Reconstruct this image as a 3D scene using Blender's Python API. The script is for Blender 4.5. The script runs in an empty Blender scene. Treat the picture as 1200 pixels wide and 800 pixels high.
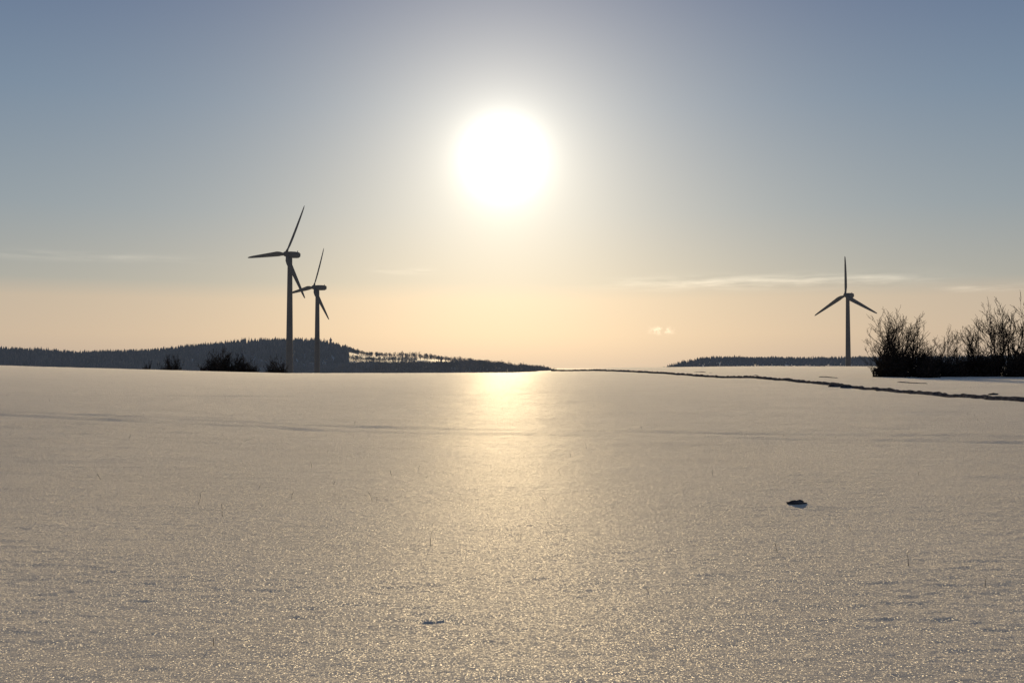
import bpy, math, random
import numpy as np
from mathutils import Vector, Matrix, Euler

random.seed(7); rng=np.random.default_rng(11)
scene=bpy.context.scene
scene.view_settings.view_transform='Standard'
scene.view_settings.look='None'
scene.view_settings.exposure=0
scene.view_settings.gamma=1
EYE=1.7
SUN_EL=math.radians(11.8); SUN_AZ=math.radians(-0.5)   # azimuth from +Y towards +X
SD=Vector((math.sin(SUN_AZ)*math.cos(SUN_EL), math.cos(SUN_AZ)*math.cos(SUN_EL), math.sin(SUN_EL)))

# ------------------------------------------------------------ helpers
def s2l(c):
    return tuple(((v/255)/12.92 if v/255<=0.04045 else ((v/255+0.055)/1.055)**2.4) for v in c)+(1.0,)

def mesh_obj(name, verts, faces, mat=None, smooth=False, parent=None):
    me=bpy.data.meshes.new(name)
    me.from_pydata([tuple(v) for v in verts],[],[tuple(f) for f in faces]); me.update()
    if mat: me.materials.append(mat)
    if smooth: me.polygons.foreach_set('use_smooth',[True]*len(me.polygons))
    ob=bpy.data.objects.new(name,me); scene.collection.objects.link(ob)
    if parent: ob.parent=parent
    return ob

def np_mesh(name, V, Q, mat, smooth=True, tri=False):
    k=3 if tri else 4
    me=bpy.data.meshes.new(name)
    me.vertices.add(len(V)); me.vertices.foreach_set('co',np.ascontiguousarray(V,dtype=np.float32).ravel())
    me.loops.add(len(Q)*k); me.loops.foreach_set('vertex_index',np.ascontiguousarray(Q,dtype=np.int32).ravel())
    me.polygons.add(len(Q)); me.polygons.foreach_set('loop_start',np.arange(0,len(Q)*k,k,dtype=np.int32))
    me.polygons.foreach_set('loop_total',np.full(len(Q),k,dtype=np.int32))
    me.update(calc_edges=True); me.validate()
    me.polygons.foreach_set('use_smooth',np.full(len(me.polygons),smooth))
    me.materials.append(mat)
    ob=bpy.data.objects.new(name,me); scene.collection.objects.link(ob)
    return ob

def hsh(ix,iy,seed):
    h=(ix.astype(np.int64)*374761393+iy.astype(np.int64)*668265263+seed*1442695041)&0xFFFFFFFF
    h=((h^(h>>13))*1274126177)&0xFFFFFFFF
    h=((h^(h>>16))*2246822519)&0xFFFFFFFF
    return ((h^(h>>15))&0xFFFFFF)/float(0xFFFFFF)
def vnoise(x,y,seed=0):
    ix=np.floor(x);iy=np.floor(y);fx=x-ix;fy=y-iy
    u=fx*fx*fx*(fx*(fx*6-15)+10);v=fy*fy*fy*(fy*(fy*6-15)+10)
    a=hsh(ix,iy,seed);b=hsh(ix+1,iy,seed);c=hsh(ix,iy+1,seed);d=hsh(ix+1,iy+1,seed)
    return (a*(1-u)+b*u)*(1-v)+(c*(1-u)+d*u)*v*1.0-0.5
def fbm(x,y,seed=0,o=4):
    s=0;a=1.0
    for i in range(o):
        ca,sa=math.cos(0.7*i+0.3),math.sin(0.7*i+0.3)
        s=s+a*vnoise((x*ca-y*sa)*2**i,(x*sa+y*ca)*2**i,seed+i*17); a*=0.5
    return s
def fbx(x,y,seed=0,o=3):   # unrotated: keeps wind-aligned stretch
    s=0;a=1.0
    for i in range(o):
        s=s+a*vnoise(x*2**i+i*7.3,y*2**i+i*3.1,seed+i*17); a*=0.55
    return s
def sm(t):
    t=np.clip(t,0,1); return t*t*(3-2*t)

# ------------------------------------------------------------ terrain height
AZ=np.degrees(np.arctan((np.array([0,150,330,450,600,660,720,900,1050,1200])-600)/1167.))
ZC=np.array([1.75,0.95,0.1,0.0,0.05,0.45,1.05,1.45,1.5,1.4])
AZ=np.concatenate([[-180,-60],AZ,[60,180]]); ZC=np.concatenate([[1.5,2.2],ZC,[1.5,1.5]])
AX=np.array([-2600,-1285,-1157,-1007,-900,-793,-707,-621,-557,-471,-418,-364,-214,-129,-43,43,107,343,400,450,493,643,857,1071,1285,2600.])
AR=np.array([24,14,11,9,12,17,20,23,24,22,17,11,8,3,-1,-6,-14,-14,-7,0,3,4,4,5,6,12.])
BX=(np.array([330,380,410,430,480,540,560,600,640,680])-600)/1167.*1900
BR=np.array([-28,-12,-4,-2,-2,-1,0,-3,-7,-24])
BANK=np.array([(26,12),(24,30),(23,45),(23.8,73),(23.2,108),(20,150),(14,205),(6,250)],float)
def bank_x(y): return np.interp(y,BANK[:,1],BANK[:,0])+0.25*vnoise(np.asarray(y,float)/9,np.asarray(y,float)*0,91)
VALLEY=-42.
def H(x,y):
    x=np.asarray(x,float);y=np.asarray(y,float)
    r=np.hypot(x,y); az=np.degrees(np.arctan2(x,y))
    zc=np.interp(az,AZ,ZC); D=225+20*np.sin(az*0.11)
    f=np.clip(r/D,0,1)**1.6
    z=zc*f
    t=np.clip((r-D*0.93)/1150,0,1)
    z=z+(VALLEY)*sm(t)
    ry=np.interp(x,AX,AR)*2.142+1.7
    z=z+np.maximum(ry-VALLEY,0)*np.exp(-((y-2500)/430)**2)*(y>0)
    by=np.interp(x,BX,BR)*1.63+1.7
    g=np.exp(-((y-1900)/170)**2)*(y>0)
    zb=VALLEY+np.maximum(by-VALLEY,0)*g
    z=np.maximum(z,np.where((r>1300)&(x>BX[0]-150)&(x<BX[-1]+100),zb,-1e3))
    far=sm((r-600)/800)
    z=z+far*5*fbm(x/240,y/240,5,3)
    nf=1-sm((r-260)/250)
    z=z+nf*(0.22*fbm(x/24+3,y/30,21,2)*sm(r/14)*(1-0.5*sm((r-90)/80)))
    z=z+nf*0.058*fbm(x/4.2,y/2.6,31,3)*(0.35+0.65*sm((r-10)/20))
    for (a,b,c) in ((0.42,26.,0.35),(0.40,28.,0.35),(-0.25,58.,0.5),(0.05,90.,0.8)):
        d=(y+a*x-b-1.2*np.sin(x/7))
        z=z-nf*0.045*np.exp(-(d/c)**2)
    d=x-bank_x(y); on=((y>10)&(y<255))
    z=z+on*0.12*sm((d+0.2)/1.0)*nf*(1-sm((d-40)/40))
    return z
def micro(x,y):
    r=np.hypot(x,y)
    k1=1-sm((r-40)/45); k2=1-sm((r-90)/110)
    patch=0.6+1.0*np.clip(fbm(x/2.2,y/1.6,71,2)+0.5,0,1)
    m=0.0072*fbx(x/0.20,y/0.085,41,3)*k1*patch
    m=m+(0.0065+0.013*sm((r-9)/16))*fbx(x/1.2,y/0.5,61,3)*k2
    for (px,py,w,h,dp) in ((-0.55,6.55,0.17,0.045,0.016),(-0.36,6.5,0.09,0.035,0.011),(3.35,11.5,.3,.25,-0.02)):
        m=m-dp*np.exp(-((x-px)/w)**2-((y-py)/h)**2)
    return m

# ------------------------------------------------------------ node helper
class NT:
    def __init__(s,nt): s.nt=nt; s.n=nt.nodes; s.l=nt.links
    def add(s,t,**kw):
        n=s.n.new(t)
        for k,v in kw.items(): setattr(n,k,v)
        return n
    def sock(s,inp,v):
        if isinstance(v,(int,float,tuple,list)): inp.default_value=v
        else: s.l.new(v,inp)
    def m(s,op,a,b=None,c=None):
        n=s.add('ShaderNodeMath',operation=op); s.sock(n.inputs[0],a)
        if b is not None: s.sock(n.inputs[1],b)
        if c is not None: s.sock(n.inputs[2],c)
        return n.outputs[0]
    def noise(s,vec,scale,detail=3,rough=0.5):
        n=s.add('ShaderNodeTexNoise'); s.l.new(vec,n.inputs['Vector'])
        n.inputs['Scale'].default_value=scale;n.inputs['Detail'].default_value=detail;n.inputs['Roughness'].default_value=rough
        return n.outputs['Fac']
    def ramp(s,f,stops,interp='LINEAR'):
        n=s.add('ShaderNodeValToRGB'); s.l.new(f,n.inputs[0]); r=n.color_ramp; r.interpolation=interp
        while len(r.elements)<len(stops): r.elements.new(0.5)
        for e,(p,c) in zip(r.elements,stops): e.position=p; e.color=c if len(c)==4 else (*c,1)
        return n.outputs[0]

def new_mat(name):
    m=bpy.data.materials.new(name); m.use_nodes=True
    t=NT(m.node_tree); b=m.node_tree.nodes['Principled BSDF']; return m,t,b

def simple_mat(name,c1,c2,scale,rough=0.8,spec=0.3,bump=0.0,air=0.0):
    m,t,b=new_mat(name)
    co=t.add('ShaderNodeTexCoord').outputs['Object']
    f=t.noise(co,scale,2,0.6)
    t.l.new(t.ramp(f,[(0.35,c1),(0.65,c2)]),b.inputs['Base Color'])
    b.inputs['Roughness'].default_value=rough; b.inputs['Specular IOR Level'].default_value=spec
    if air:   # air-light painted in as a faint glow of far-off materials
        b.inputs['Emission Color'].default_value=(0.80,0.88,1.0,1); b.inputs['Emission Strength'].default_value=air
    if bump:
        bn=t.add('ShaderNodeBump'); t.l.new(f,bn.inputs['Height']); bn.inputs['Distance'].default_value=bump
        t.l.new(bn.outputs[0],b.inputs['Normal'])
    return m

# snow
snow,t,b=new_mat('snow')
pos=t.add('ShaderNodeNewGeometry').outputs['Position']
big=t.noise(pos,0.35,2,0.55)
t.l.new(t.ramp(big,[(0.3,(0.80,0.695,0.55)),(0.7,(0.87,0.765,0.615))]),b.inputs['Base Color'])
b.inputs['Roughness'].default_value=0.86
b.inputs['Specular IOR Level'].default_value=0.48
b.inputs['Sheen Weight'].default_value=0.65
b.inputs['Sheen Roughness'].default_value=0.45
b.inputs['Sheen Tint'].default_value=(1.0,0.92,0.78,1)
mp=t.add('ShaderNodeMapping'); t.l.new(pos,mp.inputs[0]); mp.inputs['Scale'].default_value=(1,1.9,1)
f1=t.noise(mp.outputs[0],14,4,0.8); f2=t.noise(pos,95,2,0.8)
hh=t.m('ADD',t.m('MULTIPLY',f1,0.060),t.m('MULTIPLY',f2,0.013))
bn=t.add('ShaderNodeBump'); t.l.new(hh,bn.inputs['Height']); bn.inputs['Distance'].default_value=1.0; bn.inputs['Strength'].default_value=1.0
t.l.new(bn.outputs[0],b.inputs['Normal'])
# crystal facets, each with its own tilt: fine glitter
vo=t.add('ShaderNodeTexVoronoi'); t.l.new(pos,vo.inputs['Vector']); vo.inputs['Scale'].default_value=150
sub=t.add('ShaderNodeVectorMath',operation='SUBTRACT'); t.l.new(vo.outputs['Color'],sub.inputs[0]); sub.inputs[1].default_value=(0.5,0.5,0.5)
scv=t.add('ShaderNodeVectorMath',operation='MULTIPLY'); t.l.new(sub.outputs[0],scv.inputs[0]); scv.inputs[1].default_value=(3.0,1.6,0.3)
adv=t.add('ShaderNodeVectorMath',operation='ADD'); t.l.new(scv.outputs[0],adv.inputs[0]); adv.inputs[1].default_value=(0,0,1)
nrm=t.add('ShaderNodeVectorMath',operation='NORMALIZE'); t.l.new(adv.outputs[0],nrm.inputs[0])
gl=t.add('ShaderNodeBsdfGlossy'); gl.inputs['Roughness'].default_value=0.40; t.l.new(nrm.outputs[0],gl.inputs['Normal'])
gl.inputs['Color'].default_value=(1.0,0.95,0.86,1)
ms=t.add('ShaderNodeMixShader'); ms.inputs[0].default_value=0.034; t.l.new(b.outputs[0],ms.inputs[1]); t.l.new(gl.outputs[0],ms.inputs[2])
t.l.new(ms.outputs[0],t.n['Material Output'].inputs['Surface'])

soil_shade=simple_mat('soil_and_bank_shade',(0.03,0.03,0.035),(0.10,0.098,0.105),6,1.0,0.0,0.03)  # colours the earth clods and the painted shade of the bank
bark=simple_mat('bark',(0.020,0.017,0.016),(0.042,0.035,0.031),3,0.95,0.02)
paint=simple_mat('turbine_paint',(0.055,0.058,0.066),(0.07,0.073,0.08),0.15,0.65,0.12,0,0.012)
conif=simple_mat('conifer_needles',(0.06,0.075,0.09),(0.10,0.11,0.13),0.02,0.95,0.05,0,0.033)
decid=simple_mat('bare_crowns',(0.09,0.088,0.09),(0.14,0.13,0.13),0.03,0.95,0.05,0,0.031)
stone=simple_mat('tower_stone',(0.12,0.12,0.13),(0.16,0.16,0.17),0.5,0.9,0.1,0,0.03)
straw=simple_mat('dry_straw',(0.08,0.06,0.04),(0.14,0.11,0.07),8,0.9,0.1)

# ------------------------------------------------------------ ground sheet (polar grid)
rad=[0.0001,0.6,1.2,1.8,2.3,2.8]; r=3.6
while r<60: rad.append(r); r*=1.0042
while r<420: rad.append(r); r*=1.012
while r<14000: rad.append(r); r*=1.022
rad=np.array(rad)
fr=np.radians(np.linspace(-36,36,660)); bk=np.radians(np.linspace(36,324,90))[1:-1]
th=np.concatenate([fr,bk]); nt_,nr=len(th),len(rad)
R,T=np.meshgrid(rad,th,indexing='ij')
X=R*np.sin(T);Y=R*np.cos(T)
Z=H(X,Y)+micro(X,Y)
V=np.stack([X.ravel(),Y.ravel(),Z.ravel()],1)
i=np.arange(nr-1)[:,None]; j=np.arange(nt_)[None,:]; j2=(j+1)%nt_
Q=np.stack([i*nt_+j,i*nt_+j2,(i+1)*nt_+j2,(i+1)*nt_+j],-1).reshape(-1,4)[:, ::-1]
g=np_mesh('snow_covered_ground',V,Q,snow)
print('ground verts',len(V))

# ------------------------------------------------------------ shaded bank face along the field edge, put in as a dark ribbon
def ribbon(name,y0,y1,off,wid,hgt,seed,bias=1.3,lift=0.03):
    ys=np.arange(y0,y1,0.22); n=len(ys); xs=bank_x(ys)+off
    prof=[(-1,-.5),(-.6,.6),(-.1,1),(.45,.8),(1,-.5)]
    Vv=[]
    gap=np.clip(fbm(ys/6,ys*0,seed,2)*2.0+bias,0.0,1)
    far=0.6+ys/140.
    for (u,h) in prof:
        px=xs+u*wid*(0.8+0.6*vnoise(ys/0.6,ys*0+u*5,seed+1))
        amp=(0.55+0.9*(vnoise(ys/0.5,ys*0+u*3,seed+2)+0.5))*gap*far
        pz=H(px,ys)+h*hgt*amp+lift-(1-gap)*0.15
        Vv.append(np.stack([px,ys,pz],1))
    Vv=np.stack(Vv,1).reshape(-1,3)
    a=np.arange(n-1)[:,None];c=np.arange(4)[None,:]
    F=np.stack([a*5+c,a*5+c+1,(a+1)*5+c+1,(a+1)*5+c],-1).reshape(-1,4)
    return np_mesh(name,Vv,F,soil_shade,False)
ribbon('bank_shade_ribbon',14,232,0,0.24,0.13,301,2.6,0.035)  # dark ribbon paints the bank's shaded face in soil colour
ribbon('thin_dark_strip',40,150,6.5,0.15,0.05,401,0.5,0)  # second, thinner and patchier dark strip beside the bank

def clod(name,x,y,s,seed):
    import bmesh
    bm=bmesh.new(); bmesh.ops.create_icosphere(bm,subdivisions=3,radius=1)
    for v in bm.verts:
        c=v.co.copy(); n=float(fbm(np.array([c.x*1.7+seed]),np.array([c.y*1.7+c.z*2.1]),seed,3)[0])
        v.co=c*(1+0.75*n); v.co.x*=s*1.5; v.co.y*=s; v.co.z*=s*0.5
    me=bpy.data.meshes.new(name); bm.to_mesh(me); bm.free(); me.materials.append(soil_shade)
    ob=bpy.data.objects.new(name,me); scene.collection.objects.link(ob)
    ob.location=(x,y,float(H(x,y)+micro(np.array(x),np.array(y)))+s*0.05); return ob
clod('earth_clod',3.30,11.6,0.07,3)
for k,(x,y,s) in enumerate([(23.3,69.5,0.36),(22.9,71.0,0.28),(23.9,68.5,0.22),(24.4,50.5,0.18)]): clod('earth_clod',x,y,s,5+k)

# ------------------------------------------------------------ wind turbines
def loft(rings):
    n=len(rings[0]); v=[p for r_ in rings for p in r_]; f=[]
    for a in range(len(rings)-1):
        for k in range(n):
            f.append((a*n+k,a*n+(k+1)%n,(a+1)*n+(k+1)%n,(a+1)*n+k))
    f.append(tuple(range(n-1,-1,-1))); f.append(tuple((len(rings)-1)*n+k for k in range(n)))
    return v,f
def circ(r_,z,n=32): return [(r_*math.cos(2*math.pi*k/n),r_*math.sin(2*math.pi*k/n),z) for k in range(n)]
def turbine(x,y,hubz,axis_deg,blade0,L=33.0,k=1.0):
    """axis_deg: yaw of the rotor axis (direction the hub points), from -Y towards -X"""
    base=float(H(x,y)); root=bpy.data.objects.new('wind_turbine',None); scene.collection.objects.link(root)
    root.location=(x,y,base); h=hubz-base
    root.rotation_euler=(0,0,-math.radians(axis_deg))
    rings=[circ(2.9*k,-1.5),circ(2.9*k,0.5),circ(2.35*k,0.55),circ(2.2*k,3)]
    for q in range(1,9): rings.append(circ((2.2-0.85*q/8)*k,3+(h-5.2)*q/8))
    rings+= [circ(1.5*k,h-1.9),circ(1.5*k,h-1.3)]
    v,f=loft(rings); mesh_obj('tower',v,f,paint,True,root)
    def rr(w,hh,yy,zc,n=24,p=4.0):
        o=[]
        for q in range(n):
            a=2*math.pi*q/n; c,s=math.cos(a),math.sin(a)
            o.append((w*math.copysign(abs(c)**(2/p),c),yy,zc+hh*math.copysign(abs(s)**(2/p),s)))
        return o
    secs=[(-2.3,1.05,1.15,0),(-2.0,1.45,1.5,0),(0,1.65,1.75,0.05),(3.5,1.65,1.9,0.1),(6.2,1.5,1.75,0.2),(7.4,1.25,1.3,0.4),(7.7,0.9,0.9,0.5)]
    v,f=loft([rr(w*k,hh*k,yy*k,h+zc) for yy,w,hh,zc in secs]); mesh_obj('nacelle',v,f,paint,True,root)
    v,f=loft([[(0.5*math.cos(a)*0.35,6.3*k+0.35*math.sin(a),h+zz) for a in [2*math.pi*q/8 for q in range(8)]] for zz in (1.2,3.0,3.1)])
    mesh_obj('wind_vane_mast',v,f,paint,False,root)
    sp=[]
    for yy,rr_ in ((-2.25,1.25),(-3.0,1.5),(-3.8,1.5),(-4.5,1.25),(-5.0,0.8),(-5.25,0.3)):
        sp.append([(rr_*k*math.cos(2*math.pi*q/24),yy*k,h+rr_*k*math.sin(2*math.pi*q/24)) for q in range(24)])
    v,f=loft(sp); mesh_obj('hub',v,f,paint,True,root)
    for bi in range(3):
        ang=math.radians(blade0+120*bi)   # 0 = +X local, 90 = up
        rings=[]
        for (t_,ch,thk,tw,sweep) in ((0.02,1.6,1.6,0,0),(0.06,1.7,1.5,10,0),(0.12,2.6,1.1,22,0),(0.2,3.1,.85,18,0),(0.35,2.7,.6,12,0),(0.55,2.2,.45,7,-.1),(0.75,1.7,.32,4,-.25),(0.9,1.25,.22,2,-.4),(0.97,.85,.14,1,-.5),(1.0,.3,.07,0,-.55)):
            ch*=k; thk*=k
            ring=[]
            for q in range(14):
                a=2*math.pi*q/14
                cx=ch*0.5*math.cos(a); cy=thk*0.5*math.sin(a)*(0.55+0.45*math.cos(a) if t_>0.1 else 1)
                if t_>0.1: cx-=ch*0.18
                w=math.radians(tw+8)
                u=cx*math.cos(w)-cy*math.sin(w); n_=cx*math.sin(w)+cy*math.cos(w)+sweep
                rad_=t_*L
                ring.append((rad_*math.cos(ang)-u*math.sin(ang), -3.4*k+n_, h+rad_*math.sin(ang)+u*math.cos(ang)))
            rings.append(ring)
        v,f=loft(rings); mesh_obj('blade_%d'%(bi+1),v,f,paint,True,root)
    v=[(-0.5,-2.42*k,0.9),(0.5,-2.42*k,0.9),(0.5,-2.36*k,3.0),(-0.5,-2.36*k,3.0),(-0.5,-2.0*k,0.9),(0.5,-2.0*k,0.9),(0.5,-2.0*k,3.0),(-0.5,-2.0*k,3.0)]
    mesh_obj('door',v,[(0,1,2,3),(5,4,7,6),(4,0,3,7),(1,5,6,2),(3,2,6,7),(4,5,1,0)],stone,False,root)
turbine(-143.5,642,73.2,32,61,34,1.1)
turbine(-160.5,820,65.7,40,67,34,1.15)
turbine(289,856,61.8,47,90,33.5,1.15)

# ------------------------------------------------------------ distant woods
def cones(name,P,Hh,W,mat):
    n=len(P); S=6; V=[];F=[]
    ang=np.linspace(0,2*np.pi,S,endpoint=False)
    off=0
    for (z0,z1,w) in ((0.12,0.72,1.0),(0.42,1.0,0.66)):
        a=ang[None,:]+rng.random((n,1))*6.28
        rad_=(W*w)[:,None]*(0.7+0.6*rng.random((n,S)))
        ring=np.stack([P[:,0,None]+rad_*np.cos(a),P[:,1,None]+rad_*np.sin(a),(P[:,2]+Hh*z0)[:,None]+Hh[:,None]*0.08*(rng.random((n,S))-.5)],-1)
        top=np.stack([P[:,0]+0.3*(rng.random(n)-.5),P[:,1],P[:,2]+Hh*z1],-1)[:,None,:]
        blk=np.concatenate([ring,top],1).reshape(-1,3); V.append(blk)
        bidx=off+np.arange(n)[:,None]*(S+1); k=np.arange(S)[None,:]
        F.append(np.stack([bidx+k,bidx+(k+1)%S,bidx+S+0*k],-1).reshape(-1,3)); off+=n*(S+1)
    return np_mesh(name,np.concatenate(V),np.concatenate(F),mat,False,True)
def scatter(n,x0,x1,y0,y1,fn=None):
    x=rng.uniform(x0,x1,n);y=rng.uniform(y0,y1,n)
    if fn is not None:
        k=fn(x,y);x=x[k];y=y[k]
    return np.stack([x,y,H(x,y)-0.5],1)
def hts(P,a,b): return rng.uniform(a,b,len(P))*(1+0.5*fbm(P[:,0]/70,P[:,1]/70,140,2))
P=scatter(20000,-2200,-290,1960,2600,lambda x,y:(fbm(x/140,y/140,88,2)>-0.8)&~((x/y>-0.164)&(y<2470))&~((x>-400)&(y>2470)))
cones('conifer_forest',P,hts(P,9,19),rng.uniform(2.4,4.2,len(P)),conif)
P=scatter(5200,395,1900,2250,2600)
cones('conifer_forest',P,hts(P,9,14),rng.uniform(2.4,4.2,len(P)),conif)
def crowns(name,P,Hh,W,mat,nb=26):
    """bare deciduous crowns: each a trunk plus a cloud of thin twig shards"""
    n=len(P)
    d=rng.normal(size=(n,nb,3)); d/=np.linalg.norm(d,axis=2,keepdims=True); d*= (0.35+0.65*rng.random((n,nb,1)))
    c=np.stack([P[:,0,None]+d[...,0]*W[:,None],P[:,1,None]+d[...,1]*W[:,None],(P[:,2]+Hh*0.6)[:,None]+d[...,2]*Hh[:,None]*0.4],-1)
    s=(W*0.42)[:,None,None]
    a=c+rng.normal(size=c.shape)*s*0.5;b_=c+rng.normal(size=c.shape)*s*0.5;e=c+rng.normal(size=c.shape)*s*0.5+np.array([0,0,.6])*s
    V=np.stack([a,b_,e],2).reshape(-1,3); F=np.arange(len(V)).reshape(-1,3)
    tb=np.stack([P+[-.35,0,0],P+[.35,0,0],P+np.stack([0*Hh,0*Hh,Hh*.8],1)],1).reshape(-1,3)
    F=np.concatenate([F,len(V)+np.arange(len(tb)).reshape(-1,3)]); V=np.concatenate([V,tb])
    return np_mesh(name,V,F,mat,False,True)
P1=scatter(260,-412,-95,2490,2530); P2=scatter(300,-330,80,1985,2100)
P3=scatter(4000,-320,150,1740,1960,lambda x,y:(fbm(x/60,y/40,93,2)>-0.5))
P4=scatter(150,-380,-220,2290,2320); P5=scatter(60,-260,-90,2380,2400)
P=np.concatenate([P1,P2,P3,P4,P5])
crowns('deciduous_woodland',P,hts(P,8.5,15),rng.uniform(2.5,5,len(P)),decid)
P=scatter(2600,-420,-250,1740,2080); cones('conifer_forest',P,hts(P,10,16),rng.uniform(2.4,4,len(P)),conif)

lx,ly=-450.,2470.; lz=float(H(lx,ly))
lt=bpy.data.objects.new('lookout_tower',None); scene.collection.objects.link(lt); lt.location=(lx,ly,lz)
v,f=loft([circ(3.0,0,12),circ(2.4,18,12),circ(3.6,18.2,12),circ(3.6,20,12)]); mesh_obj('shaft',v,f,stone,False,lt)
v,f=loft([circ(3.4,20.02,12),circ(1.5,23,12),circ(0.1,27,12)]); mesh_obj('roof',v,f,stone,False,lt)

# ------------------------------------------------------------ shrubs
def shrub_mesh(name,height,spread,stems,seed,density=1.0,leafy=0,minr=0.012,wild=.62,up=.12):
    rd=random.Random(seed); V=[];F=[]
    def seg(p,q,r0,r1):
        d=(q-p); 
        if d.length<1e-4: return
        d.normalize(); a=d.orthogonal().normalized(); b_=d.cross(a); s=len(V)
        for (c,rr_) in ((p,r0),(q,r1)):
            for k in range(3):
                an=2.094*k; V.append(c+(a*math.cos(an)+b_*math.sin(an))*rr_)
        for k in range(3): F.append((s+k,s+(k+1)%3,s+3+(k+1)%3,s+3+k))
    def grow(p,d,L,r_,lev):
        n=5 if lev<2 else 3
        for q in range(n):
            d2=(d+Vector((rd.gauss(0,.13),rd.gauss(0,.13),rd.gauss(0.05,.08)))).normalized()
            e=p+d2*(L/n); r2=max(r_*0.84,minr*0.7); seg(p,e,r_,r2)
            if lev<4:
                for _ in range(1+(rd.random()<0.6*density)):
                    if rd.random()<0.9:
                        sd=(d2+Vector((rd.gauss(0,wild),rd.gauss(0,wild),rd.gauss(up,.35)))).normalized()
                        grow(e,sd,L*rd.uniform(.34,.56),max(r2*.6,minr),lev+1 if L>0.45 else 5)
            p,d,r_=e,d2,r2
    for s in range(stems):
        a=rd.uniform(0,6.28); o=rd.uniform(0,1)*spread*0.35
        base=Vector((o*math.cos(a),o*math.sin(a),-.1))
        lean=rd.uniform(.05,.5)*spread/height
        d=Vector((math.cos(a)*lean,math.sin(a)*lean,1)).normalized()
        grow(base,d,height*rd.uniform(.6,1.0),0.046+0.010*height*rd.random(),1)
    for _ in range(leafy):
        a=rd.uniform(0,6.28); rr_=math.sqrt(rd.random())*spread*.62; z=rd.random()**1.3*height*.75*(1-0.5*(rr_/spread))
        c=Vector((rr_*math.cos(a),rr_*math.sin(a),z)); s=len(V)
        sz=0.13
        for k in range(3): V.append(c+Vector((rd.gauss(0,sz),rd.gauss(0,sz),rd.gauss(0,sz))))
        F.append((s,s+1,s+2))
    me=bpy.data.meshes.new(name); me.from_pydata([tuple(v) for v in V],[],F); me.update(); me.materials.append(bark)
    return me
tall=[shrub_mesh('bare_tree_mesh',5.2,2.1,4,s,0.8,0,0.019,.52,.18) for s in (1,2,3,4,6)]
low=[shrub_mesh('thicket_mesh',2.1,2.4,12,s,0.8,520,0.017) for s in (11,12,13)]
print('shrub faces',[len(m.polygons) for m in tall+low])
rnd=random.Random(5)
def put(me,name,x,y,s,sz=None):
    o=bpy.data.objects.new(name,me); scene.collection.objects.link(o)
    o.location=(x,y,float(H(x,y))); o.rotation_euler=(0,0,rnd.uniform(0,6.28)); o.scale=(s,s,(sz or s)); return o
for (x,y,s) in [(37.2,101,.75),(38.1,103,.98),(39.0,101,.9),(39.6,102,1.02),(40.3,104,1.08),(41.1,103,1.0),(41.9,105,.85),(43.2,112,.75),(45.0,106,.72),(46.3,104,.82),(47.4,103,.9),(48.2,103,.95),(49.2,101,1.0),(50.2,103,1.05),(51.0,104,1.0),(51.8,102,1.08),(52.9,103,.95),(54.2,101,.95),(55.8,103,.9),(57,100,1.0),(60,103,1.),(64,101,.9)]:
    put(tall[rnd.randrange(5)],'bare_tree',x,y,s)
for k in range(40):
    x=37.2+k*0.74+rnd.uniform(-.4,.4); put(low[k%3],'thicket_shrub',x,101+rnd.uniform(-3,4),rnd.uniform(.75,1.0),rnd.uniform(.7,1.15))
for (x,y,s,z) in [(-135,398,2.1,3.0),(-121,400,2.8,3.0),(-116,396,3.0,3.3),(-112,401,2.9,3.2),(-107,399,2.5,2.5),(-97,402,1.9,2.0),(-93,398,2.3,2.5),(-141,404,1.8,1.8),(-147,401,1.5,2.0),(-103,396,1.8,2.0)]:
    put(low[rnd.randrange(3)],'round_shrub',x,y,s,z*1.2)

# ------------------------------------------------------------ dry stalks in the snow
V=[];F=[]
def stalk(x,y,h,lean):
    p=Vector((x,y,float(H(x,y)+micro(np.array(x),np.array(y)))-.02)); d=Vector((lean,rnd.uniform(-.2,.2),1)).normalized(); r_=0.0034
    def sg(p,q,r0,r1):
        s=len(V)
        for (c,rr_) in ((p,r0),(q,r1)):
            for k in range(3): V.append(c+Vector((math.cos(2.094*k),math.sin(2.094*k),0))*rr_)
        for k in range(3): F.append((s+k,s+(k+1)%3,s+3+(k+1)%3,s+3+k))
    for q in range(5):
        d=(d+Vector((rnd.gauss(0,.15),rnd.gauss(0,.15),0))).normalized(); e=p+d*h/5; sg(p,e,r_,r_*.85)
        if q>1 and rnd.random()<.6: sg(e,e+Vector((rnd.choice([-1,1])*rnd.uniform(.15,.3),rnd.gauss(0,.1),.25))*h,r_*.8,r_*.4)
        p=e;r_*=.85
for (px,py,hp) in [(233,592,16),(262,607,18),(437,588,14),(441,590,9),(505,644,20),(910,655,14),(1062,672,18),(1152,697,14),(688,522,10),(253,757,14),(366,545,8),(995,630,8),(1076,560,8),(610,634,10),(760,700,9),(120,560,9),(835,560,8),(640,590,7)]:
    d=EYE*1167/(py-428.); stalk((px-600)/1167*d,d,hp/1167*d,rnd.uniform(-.3,.3))
for _ in range(90):
    y=rnd.uniform(7,60); stalk(rnd.uniform(-.6,.6)*y,y,rnd.uniform(.03,.12),rnd.uniform(-.5,.5))
mesh_obj('dry_grass_stalks',V,F,straw)

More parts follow.
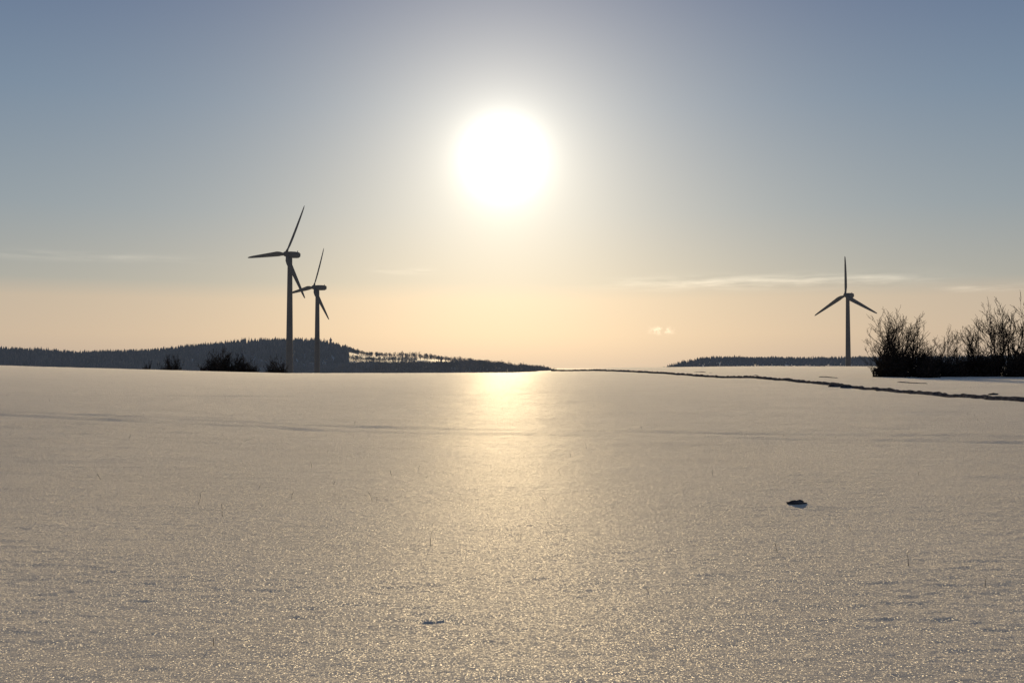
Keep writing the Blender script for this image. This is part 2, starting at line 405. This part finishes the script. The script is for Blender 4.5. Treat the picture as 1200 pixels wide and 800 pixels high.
# ------------------------------------------------------------ world
w=bpy.data.worlds.new('World'); scene.world=w; w.use_nodes=True; t=NT(w.node_tree)
bg=w.node_tree.nodes['Background']; out=w.node_tree.nodes['World Output']
gen=t.add('ShaderNodeTexCoord').outputs['Generated']
sx=t.add('ShaderNodeSeparateXYZ'); t.l.new(gen,sx.inputs[0]); dx,dy,dz=sx.outputs
az=t.m('ARCTAN2',dx,dy)
wob=t.noise(gen,3.0,2,0.5)
zz=t.m('ADD',dz,t.m('MULTIPLY',t.m('SUBTRACT',wob,0.5),0.010))
rp=t.m('MULTIPLY',zz,2.0)
base=t.ramp(rp,[(0.0,s2l((184,167,152))),(0.06,s2l((196,177,156))),(0.130,s2l((190,175,157))),(0.165,s2l((163,164,158))),(0.30,s2l((139,152,161))),(0.50,s2l((113,134,156))),(0.68,s2l((92,113,144))),(1.0,s2l((62,84,120)))])
dt=t.add('ShaderNodeVectorMath',operation='DOT_PRODUCT'); t.l.new(gen,dt.inputs[0]); dt.inputs[1].default_value=SD
ang=t.m('MULTIPLY',t.m('ARCCOSINE',t.m('MINIMUM',dt.outputs['Value'],1.0)),180/math.pi)
def gexp(wd,amp,p=1.0):
    q=t.m('DIVIDE',ang,wd)
    if p!=1: q=t.m('POWER',q,p)
    return t.m('MULTIPLY',t.m('EXPONENT',t.m('MULTIPLY',q,-1.0)),amp)
def addc(a,fac,col):
    n=t.add('ShaderNodeMix',data_type='RGBA',blend_type='ADD',clamp_result=False,clamp_factor=False)
    t.l.new(fac,n.inputs[0]); t.l.new(a,n.inputs[6]); n.inputs[7].default_value=(*col,1); return n.outputs[2]
c=addc(base,gexp(0.90,5.0,1.15),(1.0,0.96,0.84))
c=addc(c,gexp(3.4,0.80),(1.0,0.93,0.75))
c=addc(c,gexp(8.0,0.20,1.2),(1.0,0.91,0.74))
hz=t.m('MULTIPLY',t.m('EXPONENT',t.m('MULTIPLY',t.m('POWER',t.m('MULTIPLY',az,3.2),2.0),-1)),t.m('EXPONENT',t.m('MULTIPLY',t.m('MAXIMUM',dz,0.0),-6.0)))
c=addc(c,t.m('MULTIPLY',hz,0.09),(1.0,0.88,0.60))
cv=t.add('ShaderNodeCombineXYZ'); t.l.new(t.m('MULTIPLY',az,9.0),cv.inputs[0]); t.l.new(t.m('MULTIPLY',dz,95.0),cv.inputs[1])
cn=t.noise(cv.outputs[0],1.6,5,0.6)
def gauss2(a0,aw,z0,zw):
    return t.m('EXPONENT',t.m('MULTIPLY',t.m('ADD',t.m('POWER',t.m('DIVIDE',t.m('ABSOLUTE',t.m('SUBTRACT',az,a0)),aw),4.0),t.m('POWER',t.m('DIVIDE',t.m('SUBTRACT',dz,z0),zw),2.0)),-1))
def cl(c,a0,aw,z0,zw,amp,th,nn=None):
    k=t.m('MULTIPLY',gauss2(a0,aw,z0,zw),t.m('MULTIPLY',t.m('MAXIMUM',t.m('SUBTRACT',nn or cn,th),0.0),amp))
    return addc(c,k,(1.0,0.84,0.62))
cf=t.noise(gen,170,3,0.65)
c=cl(c,0.25,0.14,0.081,0.0060,1.1,0.38)
c=cl(c,0.45,0.04,0.070,0.0025,1.0,0.38)
c=cl(c,-0.11,0.03,0.094,0.003,0.5,0.4)
c=cl(c,0.149,0.011,0.0345,0.0030,2.2,0.42,cf)
c=cl(c,-0.43,0.12,0.10,0.004,0.35,0.4)
sky=t.add('ShaderNodeTexSky',sky_type='NISHITA'); sky.sun_disc=False; sky.sun_elevation=SUN_EL; sky.sun_rotation=SUN_AZ; sky.dust_density=2.0
sb=t.add('ShaderNodeBackground'); t.l.new(sky.outputs[0],sb.inputs[0]); sb.inputs[1].default_value=0.005
t.l.new(c,bg.inputs[0]); bg.inputs[1].default_value=0.95
ad=t.add('ShaderNodeAddShader'); t.l.new(bg.outputs[0],ad.inputs[0]); t.l.new(sb.outputs[0],ad.inputs[1]); t.l.new(ad.outputs[0],out.inputs[0])
w.cycles.sampling_method='MANUAL'; w.cycles.sample_map_resolution=512

# ------------------------------------------------------------ sun
sl=bpy.data.lights.new('sun','SUN'); sl.energy=3.6; sl.angle=math.radians(0.5); sl.color=(1.0,0.78,0.48)
so=bpy.data.objects.new('sun',sl); scene.collection.objects.link(so)
so.rotation_euler=SD.to_track_quat('Z','Y').to_euler(); so.location=SD*200

# ------------------------------------------------------------ camera
cam=bpy.data.cameras.new('camera'); co=bpy.data.objects.new('camera',cam); scene.collection.objects.link(co)
cam.sensor_width=36; cam.lens=35; cam.clip_start=0.1; cam.clip_end=30000
co.location=(0,0,EYE); co.rotation_euler=(math.radians(90+1.37),0,0)
scene.camera=co
